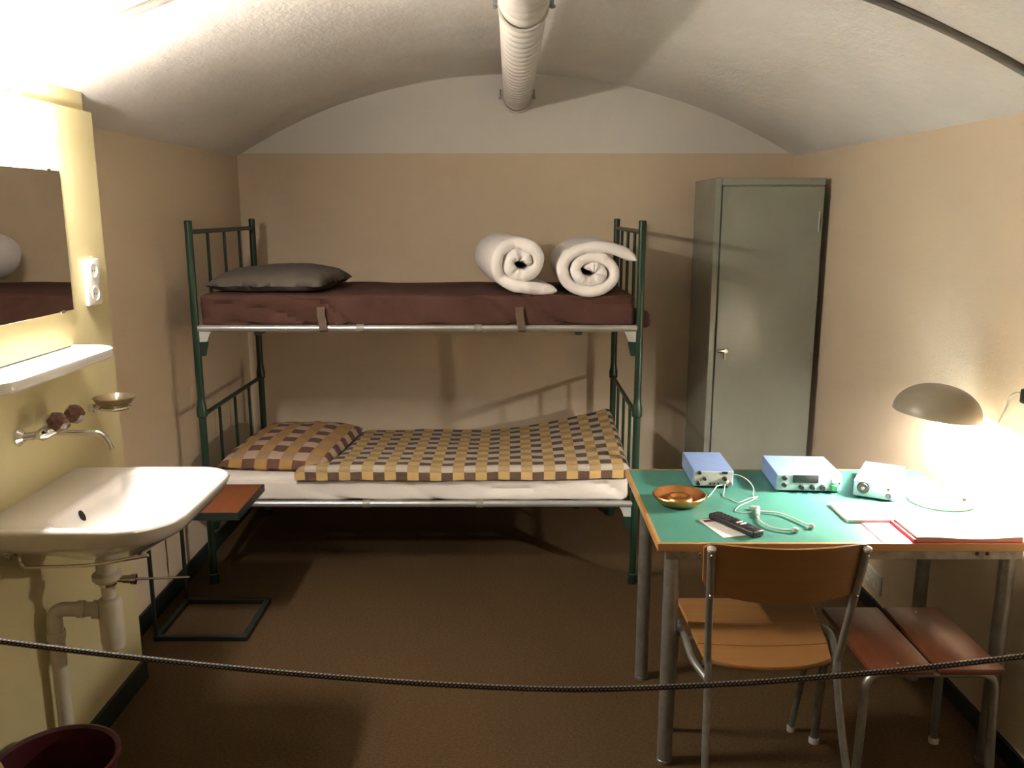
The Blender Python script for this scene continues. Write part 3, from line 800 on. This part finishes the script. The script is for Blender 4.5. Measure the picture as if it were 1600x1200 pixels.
# ------------------------------------------------------------------ locker
LX0, LX1, LYF, LYB, LH = .990, 1.522, 4.24, 4.72, 1.858
t = thing('metal_locker', 'tall grey-green metal locker between bunk bed and right wall', 'locker', ((LX0+LX1)/2, (LYF+LYB)/2, 0))
MB().box(LX0, LX1, LYF+.014, LYB, 0.0, LH, .004).build('body', 'locker', t, smooth=False)
f = MB(); f.box(LX0, LX0+.030, LYF, LYF+.016, 0, LH, .003); f.build('door_jamb', 'locker', t, smooth=False)
f = MB(); f.box(LX0+.030, LX1, LYF, LYF+.016, LH-.034, LH, .003); f.build('door_head', 'locker', t, smooth=False)
d = MB().box(LX0+.035, LX1-.002, LYF-.004, LYF+.012, .06, LH-.040, .004).build('door', 'locker', t, smooth=False)
MB().box(LX0+.030, LX1, LYF+.001, LYF+.016, 0, .055, .003).build('plinth', 'locker', t, smooth=False)
hz = 1.01
l = MB().lathe([(0, 0), (.016, 0), (.016, .006), (.011, .012), (0, .012)], (LX0+.085, LYF-.004, hz), 22, axis=(0, -1, 0)).build('lock_rosette', 'chrome', d)
MB().box(LX0+.042, LX0+.096, LYF-.022, LYF-.014, hz-.008, hz+.008, .003).build('handle', 'chrome', d)
MB().box(LX0+.078, LX0+.084, LYF-.016, LYF-.012, hz-.045, hz-.012, .002).build('key', 'brass', d)
for z0 in (1.60, .9, .2):
    MB().tube([(LX1-.020, LYF-.006, z0), (LX1-.020, LYF-.006, z0+.10)], .005, 10).build('hinge', 'locker', d)

# ------------------------------------------------------------------ desk
DX0, DX1, DY0, DY1, DZ = .425, 1.530, 2.337, 3.070, .750
t = thing('desk', 'desk with green linoleum top, wooden edge and grey steel tube legs', 'desk', ((DX0+DX1)/2, (DY0+DY1)/2, 0))
TH = .024
MB().box(DX0+.012, DX1-.012, DY0+.012, DY1-.012, DZ-TH, DZ, 0).build('linoleum_top', 'lino', t, smooth=False)
MB().box(DX0, DX1, DY0, DY0+.012, DZ-TH, DZ+.0008, .002).build('edge_strip', 'oak', t, smooth=False)
MB().box(DX0, DX1, DY1-.012, DY1, DZ-TH, DZ+.0008, .002).build('edge_strip', 'oak', t, smooth=False)
MB().box(DX0, DX0+.012, DY0+.012, DY1-.012, DZ-TH, DZ+.0008, .002).build('edge_strip', 'oak', t, smooth=False)
MB().box(DX1-.012, DX1, DY0+.012, DY1-.012, DZ-TH, DZ+.0008, .002).build('edge_strip', 'oak', t, smooth=False)
AZ = DZ-TH
ap = MB().box(DX0+.03, DX1-.02, DY0+.028, DY0+.034, AZ-.036, AZ, .001).build('apron', 'galv', t, smooth=False)
for x in (.555, 1.020, 1.375, 1.405):
    MB().lathe([(0, 0), (.006, 0), (.005, .003), (0, .004)], (x, DY0+.028, AZ-.018), 12, axis=(0, -1, 0)).build('screw', 'dark' if x > 1 else 'chrome', ap)
MB().box(DX0+.03, DX1-.02, 2.90, 2.906, AZ-.036, AZ, .001).build('apron', 'galv', t, smooth=False)
for x in (.470, 1.488):
    MB().box(x-.003, x+.003, DY0+.036, 2.898, AZ-.036, AZ, .001).build('side_apron', 'galv', t, smooth=False)
for x in (.480, 1.486):
    for y in (2.395, 2.885):
        l = MB().tube([(x, y, .004), (x, y, AZ)], .0235, 20).build('leg', 'steel', t)
        MB().lathe([(0, 0), (.0245, 0), (.0245, .012), (.022, .014)], (x, y, 0), 20).build('foot_cap', 'steel', l)
MB().box(-.010, .010, -.002, .002, -.07, .07).build('_tmp', 'galv') if False else None
b = MB(); R = Matrix.Rotation(-.55, 3, 'Y')
b.box(.562, .590, 2.380, 2.386, AZ-.125, AZ-.005, .001, rot=R, about=V(.562, 2.383, AZ-.005)); b.build('corner_brace', 'galv', t, smooth=False)

# ------------------------------------------------------------------ chair
chair = thing('desk_chair', 'beech plywood chair on steel tubes tucked against the desk', 'chair', (.72, 2.35, 0))
TR = .0105
for sg in (-1, 1):
    xs, xt, xb = (.543, .517, .522) if sg < 0 else (.900, .920, .945)
    MB().tube(catmull([(xb, 2.035, .006), (xs+(xb-xs)*.35, 2.112, .26), (xs, 2.150, .45), (xs+(xt-xs)*.2, 2.147, .53), (xt, 2.075, .842)], 10), TR, 14).build('rear_leg', 'steel', chair)
    fx = .525 if sg < 0 else .930
    mxx = .520 if sg < 0 else .962
    o = MB().tube(catmull([(xs, 2.150, .425), (xs+sg*.025, 2.24, .440), (mxx, 2.36, .446), (mxx, 2.45, .430), (fx+(mxx-fx)*.8, 2.487, .395), (fx, 2.555, .010)], 10), TR, 14).build('front_leg', 'steel', chair)
    MB().lathe([(0, 0), (.013, 0), (.013, .018), (.011, .022)], (fx, 2.5555, 0), 14).build('foot_cap', 'feltpad', o)
    MB().lathe([(0, 0), (.0122, 0), (.0118, .006), (.006, .009), (0, .010)], (xt, 2.0745, .840), 14, axis=(.0, -.22, .97)).build('tube_plug', 'feltpad', chair)
    for zz in (.70, .825):
        f = (zz-.53)/(.842-.53); px = xs+(xt-xs)*(.2+.8*f); py = 2.147-.072*f
        MB().lathe([(0, 0), (.005, 0), (.004, .003), (0, .004)], (px, py-TR+.001, zz), 10, axis=(0, -1, -.2)).build('rivet', 'chrome', chair)
MB().tube([(.53, 2.36, .437), (.955, 2.36, .437)], .008, 10).build('seat_crossbar', 'steel', chair)
MB().tube([(.545, 2.225, .437), (.915, 2.225, .437)], .008, 10).build('seat_crossbar', 'steel', chair)
# backrest: bowed plywood
def backrest():
    mb = MB(); nx, nz_ = 28, 10; vs = []; fs = []
    for side in (0, 1):
        for j in range(nz_+1):
            for i in range(nx+1):
                u = -1+2*i/nx; v = j/nz_
                xc = .7185; hw = .211
                zt = .856 - .004*(1-u*u); zb_ = .705 - .022*(1-u**2)
                # rounded corners
                cr = .03; k = abs(u)
                e = max(0, (k*hw-(hw-cr))/cr)
                zt2 = zt - cr*.55*(1-math.sqrt(max(0, 1-e*e))); zb2 = zb_ + cr*1.0*(1-math.sqrt(max(0, 1-e*e)))
                z = zb2 + (zt2-zb2)*v
                yl = 2.147 - .072*(z-.53)/.312 + TR + .003
                y = yl - .040*(1-u*u) + (0 if side == 0 else .010)
                vs.append((xc + u*hw*(1+.03*v), y, z))
    W = nx+1; n1 = W*(nz_+1)
    for j in range(nz_):
        for i in range(nx):
            a = j*W+i; fs += [(a, a+1, a+W+1, a+W), (n1+a, n1+a+W, n1+a+W+1, n1+a+1)]
    rim = [i for i in range(W)] + [j*W+nx for j in range(1, nz_+1)] + [nz_*W+i for i in range(nx-1, -1, -1)] + [j*W for j in range(nz_-1, 0, -1)]
    for a, b in zip(rim, rim[1:]+rim[:1]): fs.append((a, n1+a, n1+b, b))
    mb.add(vs, fs); return mb.build('backrest', 'beech', chair, angle=50)
backrest()
# seat of three boards, the rear one with a rounded back edge
def xl(y): return .546 - (y-2.17)*.02
def xr(y): return .905 + (y-2.17)*.16
def board(y0, y1, rounded):
    rg = []; top = []; n = 14
    pts = []
    for i in range(n+1):
        f = i/n; y = y1; pts.append((xr(y1)+(xl(y1)-xr(y1))*f, y1))
    if rounded:
        for i in range(n+1):
            f = i/n; x = xl(y0)+(xr(y0)-xl(y0))*f
            y = y0 + .045*(abs(2*f-1)**2.4)
            pts.append((x, y))
    else:
        for i in range(n+1):
            f = i/n; pts.append((xl(y0)+(xr(y0)-xl(y0))*f, y0))
    cx = sum(p[0] for p in pts)/len(pts); cy = sum(p[1] for p in pts)/len(pts)
    dish = lambda x, y: -.010*max(0, 1-((x-.735)/.2)**2)*max(0, 1-((y-2.33)/.22)**2)
    for off, dz in ((.002, .448), (.0, .450), (.0, .459), (.0025, .462)):
        r = []
        for x, y in pts:
            dd = V(cx-x, cy-y, 0); dd = dd.normalized()*off if dd.length else dd
            r.append(V(x+dd.x, y+dd.y, dz + dish(x, y)))
        rg.append(r)
    MB().rings(rg).build('seat_board', 'beech', chair, angle=40)
board(2.160, 2.288, True); board(2.291, 2.420, False); board(2.423, 2.585, False)

# ------------------------------------------------------------------ stool
st = thing('stool', 'low stool of two red-brown boards on bent steel tubes under the desk', 'stool', (1.18, 2.34, 0))
for x0_, x1_ in ((.992, 1.172), (1.186, 1.366)):
    bd = MB().box(x0_, x1_, 2.150, 2.530, .438, .458, .005).build('seat_board', 'redwood', st)
    for yy in (2.185, 2.495):
        MB().lathe([(0, 0), (.005, 0), (.004, .002), (0, .0025)], ((x0_+x1_)/2, yy, .458), 10).build('screw', 'chrome', bd)
for y, sp in ((2.190, -.015), (2.480, .012)):
    MB().tube(bend([(.985, y+sp, .004), (1.000, y, .424), (1.362, y, .424), (1.376, y+sp, .004)], .055, 8), .0125, 14).build('leg_frame', 'steel', st)
    for x in (.985, 1.376):
        MB().lathe([(0, 0), (.016, 0), (.016, .016), (.0135, .02)], (x, y+sp, 0), 14).build('foot_cap', 'feltpad', st)
MB().tube([(1.18, 2.19, .424), (1.18, 2.48, .424)], .009, 10).build('frame_bar', 'steel', st)

# ------------------------------------------------------------------ electronic boxes on the desk
def device(lab, cx, cy, rot, w, d, h, front):
    """origin: middle of the front bottom edge; local x right, y back, z up"""
    t = thing('electronic_device', lab, 'device', (cx, cy, DZ), rot, 'electronic boxes on the desk')
    ft = .006
    for x in (-w/2+.018, w/2-.018):
        for y in (.02, d-.02):
            MB().lathe([(0, 0), (.008, 0), (.009, ft+.001), (0, ft+.001)], (x, y, 0), 12).build('rubber_foot', 'dark', t, local=True)
    MB().box(-w/2, w/2, .004, d, ft, h, .003).build('casing', 'blue', t, local=True, smooth=False)
    f = MB().box(-w/2+.003, w/2-.003, -.001, .006, ft+.002, h-.003, .001).build('front_panel', front, t, local=True, smooth=False)
    z0 = ft
    def knob(u, v, r, l, mat='dark', name='knob'):
        k = MB().lathe([(0, 0), (r, 0), (r, l*.25), (r*.82, l*.4), (r*.76, l), (0, l)], (-w/2+u*w, -.001, z0+v*(h-z0)), 18, axis=(0, -1, 0)).build(name, mat, f, local=True); return k
    def rect(u0, u1, v0, v1, mat, name, th=.002):
        return MB().box(-w/2+u0*w, -w/2+u1*w, -.001-th, 0, z0+v0*(h-z0), z0+v1*(h-z0), .0006).build(name, mat, f, local=True, smooth=False)
    return t, f, knob, rect
t, f, knob, rect = device('small blue-grey electronic box with cream panel and plugged white cables', .704, 2.848, -.03, .140, .240, .062, 'panel_beige')
for (u, v, r, l, m) in ((.14, .90, .007, .010, 'dark'), (.27, .52, .006, .014, 'dark'), (.77, .52, .008, .014, 'dark'), (.12, .20, .007, .010, 'dark')): knob(u, v, r, l, m)
rect(.70, .84, .82, .96, 'display', 'slot')
for u in (.42, .52, .62): knob(u, .18, .003, .002, 'hole', 'jack')
knob(.83, .34, .006, .012, 'plastic', 'plug'); knob(.92, .20, .007, .010, 'galv', 'plug')
t, f, knob, rect = device('wide pale blue electronic box with black display and green knob', 1.020, 2.796, -.07, .222, .228, .066, 'panel')
rect(.25, .635, .50, .96, 'display', 'display')
rect(.845, .925, .52, .80, 'plastic', 'switch', .004)
knob(.12, .78, .0085, .012); knob(.12, .36, .0085, .012); 
for (u, r, m) in ((.38, .009, 'dark'), (.545, .009, 'dark'), (.70, .010, 'dark'), (.865, .012, 'greenknob')):
    knob(u, .26, r, .016, m)
knob(.955, .50, .003, .003, 'hole', 'jack')
t, f, knob, rect = device('small pale teal electronic box with round black dial beside the desk lamp', 1.212, 2.720, -.53, .134, .250, .062, 'panel')
knob(.24, .58, .020, .006, 'dark', 'dial'); knob(.24, .58, .007, .010, 'galv', 'dial_hub')
knob(.82, .68, .0042, .004, 'dark'); knob(.83, .28, .008, .008, 'dark')

# ------------------------------------------------------------------ copper ashtray
MBa = MB().lathe([(0, 0), (.050, 0), (.066, .006), (.082, .022), (.088, .033), (.086, .036), (.080, .033), (.068, .018), (.050, .010), (.046, .012),
                  (.043, .024), (.036, .029), (.028, .026), (.024, .019), (.012, .017), (0, .017)], (.553, 2.685, DZ), 48)
tag(MBa.build('copper_ashtray', 'copper', origin=(.553, 2.685, DZ), angle=60), 'round copper ashtray with raised ring on the green desk', 'ashtray')

# ------------------------------------------------------------------ remote control on a slip of paper
t = thing('paper_slip', 'small white paper slip under the black remote control', 'paper', (.648, 2.468, DZ), .27)
MB().box(-.043, .043, -.078, .078, .0004, .0016).build('sheet', 'paper', t, local=True, smooth=False)
MB().box(-.034, .030, .052, .070, .0016, .0020).build('printed_band', 'print', t, local=True, smooth=False)
t = thing('remote_control', 'black remote control with white buttons on a paper slip', 'remote control', (.684, 2.467, DZ+.0018), .53)
MB().box(-.023, .023, -.096, .096, 0, .020, .006, 3).build('casing', 'dark', t, local=True)
for k, yy in enumerate((-.030, -.014)):
    MB().box(-.011, .014, yy-.003, yy+.003, .0195, .0222, .001).build('white_button', 'plastic', t, local=True)
for i in range(3):
    for j in range(5):
        yy = .015+j*.015
        MB().box(-.014+i*.014-.004, -.014+i*.014+.004, yy-.003, yy+.003, .0195, .0212, .001).build('button', 'hole', t, local=True)
MB().lathe([(0, 0), (.010, 0), (.009, .0018), (0, .002)], (0, -.062, .0195), 16).build('round_button', 'hole', t, local=True)

# ------------------------------------------------------------------ white headset and its cables
CRZ = DZ
def pz(u, v, z):     # pixel of the photograph -> point on the horizontal plane z
    f_ = 1330.0; p = math.radians(11.48); x = (u-800)/f_; yc = (600-v)/f_
    Y = math.cos(p) + yc*math.sin(p); Zd = -math.sin(p) + yc*math.cos(p); s_ = (z-1.70)/Zd
    return V(x*s_, Y*s_, z)
t = thing('stethoscope_headset', 'white plastic stethoscope headset lying on the green desk', 'headset', pz(1183, 797, DZ))
o_ = ORG[t.name]
MB().tube([pz(1172, 792, DZ+.008), pz(1184, 794, DZ+.009), pz(1184, 806, DZ+.008)], [.005, .008, .006], 12).build('yoke', 'cableplastic', t)
a1 = MB().tube(catmull([pz(*q, DZ+.007) for q in ((1186, 799), (1205, 800), (1222, 803), (1240, 810), (1255, 817), (1266, 822))], 6), .0034, 10).build('ear_tube', 'cableplastic', t)
MB().lathe([(0, -.010), (.007, -.008), (.009, 0), (.006, .008), (0, .010)], pz(1268, 822, DZ+.009), 14, axis=(1, -.5, 0)).build('ear_tip', 'cableplastic', a1)
a2 = MB().tube(catmull([pz(*q, DZ+.007) for q in ((1183, 804), (1187, 814), (1200, 822), (1218, 827), (1240, 829))], 6), .0034, 10).build('ear_tube', 'cableplastic', t)
MB().lathe([(0, -.010), (.007, -.008), (.009, 0), (.006, .008), (0, .010)], pz(1243, 828, DZ+.009), 14, axis=(1, .1, 0)).build('ear_tip', 'cableplastic', a2)
cb = [pz(1133, 757, DZ+.020), pz(1131, 768, DZ+.006), pz(1131, 776, DZ+.0025), pz(1142, 780, DZ+.0025), pz(1154, 785, DZ+.003), pz(1170, 779, DZ+.0068), pz(1184, 776, DZ+.0072), pz(1172, 783, DZ+.0078), pz(1156, 790, DZ+.0045), pz(1149, 798, DZ+.0025), pz(1160, 801, DZ+.0025), pz(1174, 800, DZ+.005)]
MB().tube(catmull(cb, 6), .0016, 8).build('cable', 'cableplastic', t)
cbl = MB().tube(catmull([V(.768, 2.86, DZ+.045), V(.792, 2.85, DZ+.046), pz(1168, 750, DZ+.040), pz(1177, 762, DZ+.020), pz(1177, 774, DZ+.0025), pz(1182, 780, DZ+.0025)], 6), .0016, 8)
tag(cbl.build('audio_cable', 'cableplastic', origin=tuple(pz(1177, 774, DZ))), 'thin white cable arching off the side of the small electronic box', 'cable')
cbl = MB().tube(catmull([pz(1129, 757, DZ+.022), pz(1120, 760, DZ+.018), pz(1114, 768, DZ+.007), pz(1108, 775, DZ+.0028), pz(1105, 777, DZ+.0028)], 6), .0016, 8)
tag(cbl.build('audio_cable', 'cableplastic', origin=tuple(pz(1106, 775, DZ))), 'short white cable end lying beside the copper ashtray', 'cable')

# ------------------------------------------------------------------ papers
t = thing('notebook', 'white paper pad in the light of the desk lamp', 'paper pad', (1.165, 2.59, DZ))
MB().box(1.044, 1.290, 2.508, 2.668, DZ+.0002, DZ+.009, .001).build('pages', 'paper', t, smooth=False)
MB().box(1.043, 1.291, 2.507, 2.669, DZ+.009, DZ+.0105, .0005).build('cover', 'paper', t, smooth=False)
t = thing('red_folder', 'open red cardboard folder with papers at the desk edge', 'folder', (1.29, 2.425, DZ))
MB().box(1.083, 1.498, 2.341, 2.504, DZ+.0002, DZ+.002, .0005).build('cover', 'red', t, smooth=False)
MB().box(1.089, 1.170, 2.346, 2.500, DZ+.002, DZ+.003).build('inner_sheet', 'pink', t, smooth=False)
MB().box(1.172, 1.182, 2.342, 2.504, DZ+.002, DZ+.012, .002).build('spine', 'red', t, smooth=False)
s = MB(); n = 16; rg = []
for i in range(n+1):
    x = 1.183 + (1.492-1.183)*i/n
    th = .014 + .003*math.sin(i/n*PI*2.0+1.2)
    rg.append([V(x, 2.346, DZ+.0025), V(x, 2.500, DZ+.0025), V(x, 2.500, DZ+th), V(x, 2.346, DZ+th)])
s.rings(rg).build('paper_stack', 'paperedge', t, smooth=False)
s = MB(); rg = []
for i in range(n+1):
    x = 1.182 + (1.496-1.182)*i/n
    th = .014 + .003*math.sin(i/n*PI*2.0+1.2)
    rg.append([V(x, 2.344, DZ+th), V(x, 2.502, DZ+th), V(x, 2.502, DZ+th+.002), V(x, 2.344, DZ+th+.002)])
s.rings(rg).build('top_sheet', 'paper', t, smooth=False)

# ------------------------------------------------------------------ desk lamp
t = thing('desk_lamp', 'lit desk lamp with grey-beige dome shade and cream base', 'lamp', (1.428, 2.705, DZ))
bs = MB().lathe([(0, 0), (.098, 0), (.103, .006), (.101, .016), (.085, .024), (.045, .031), (.018, .036), (0, .036)], (1.428, 2.705, DZ), 48).build('base', 'lampbase', t)
MB().box(1.4630, 1.4750, 2.632, 2.646, DZ+.026, DZ+.036, .002).build('switch', 'dark', bs)
SC = V(1.384, 2.70, 1.052); ax = V(.10, -.02, 1).normalized()
MB().tube(catmull([(1.428, 2.735, DZ+.03), (1.448, 2.772, DZ+.12), (1.452, 2.80, DZ+.22), (1.425, 2.79, DZ+.318), SC+ax*.066+V(0, .02, 0)], 10), .0075, 12).build('stem', 'lampbase', t)
R0 = .135; prof = []
for i in range(15):
    a = PI/2*i/14; prof.append((R0*math.cos(a)**.9 if i < 14 else 0, .098*math.sin(a)))
inner = [(max(0, r-.003), z-.003) for r, z in prof][::-1]
inner[-1] = (R0-.003, .0)
MB().lathe(prof, SC, 56, axis=ax).build('shade', 'shade', t, angle=60)
MB().lathe([(R0, 0), (R0-.003, 0)] + [(r, z) for r, z in [(max(0, r-.003), z-.003) for r, z in prof][1:]], SC, 56, axis=ax).build('shade_lining', 'shade_in', t, angle=60)
MB().lathe([(0, .0), (.018, .0), (.018, .045), (0, .045)], SC+ax*.05, 20, axis=ax).build('bulb_socket', 'lampbase', t)
MB().lathe([(0, -.058), (.016, -.053), (.027, -.038), (.030, -.024), (.024, -.006), (.015, .006), (0, .006)], SC+ax*.062, 14, axis=ax).build('bulb', 'bulb', t)
sk = MB().box(XR-.036, XR, 2.445, 2.500, 1.135, 1.180, .006).build('plug', 'dark', t)
MB().tube(catmull([(XR-.020, 2.495, 1.157), (XR-.022, 2.530, 1.160), (XR-.018, 2.575, 1.135), (XR-.014, 2.605, 1.08), (XR-.016, 2.68, .96), (XR-.016, 2.78, .85), (1.505, 2.83, DZ+.014), (1.478, 2.815, DZ+.009), (1.45, 2.795, DZ+.010)], 8), .0026, 8).build('power_cord', 'galv', t)
socket('wall_socket', 'white wall socket feeding the desk lamp plug', 2.470, 1.16, XR, -1, .040, .0405)

# ------------------------------------------------------------------ barrier rope
YR = 1.30
def rz_(x):
    if x < .10: return .912 + .088*((.10-x)/.95)**1.55
    return .912 + .061*((x-.10)/.754)**1.7
pts = []; n = 240
xa, xb = XP+.02, XR-.02
mb = MB(); K = 10; uv = []
pts = [V(xa+(xb-xa)*i/n, YR, rz_(xa+(xb-xa)*i/n)) for i in range(n+1)]
mb.tube(pts, .0048, K, cap=False)
s_ = 0; out = []
for i in range(n+1):
    if i: s_ += (pts[i]-pts[i-1]).length
    for k in range(K): out.append((s_/.0072 + k*.4, k*.6))
mb.uv = out
t = thing('barrier_rope', 'black flecked barrier cord sagging across the room front', 'rope', (0, YR, .91))
mb.build('cord', 'rope', t)
for x, sg in ((XP, 1), (XR, -1)):
    zz = rz_(x)
    MB().lathe([(0, 0), (.018, 0), (.016, .006), (.006, .010), (.006, .016), (0, .016)], (x, YR, zz), 18, axis=(sg, 0, 0)).build('wall_hook', 'brass', t)
    MB().tube([(x+sg*.022+.010*math.cos(a), YR, zz+.010*math.sin(a)) for a in [2*PI*k/16 for k in range(16)]], .0025, 8, closed=True).build('hook_ring', 'brass', t)
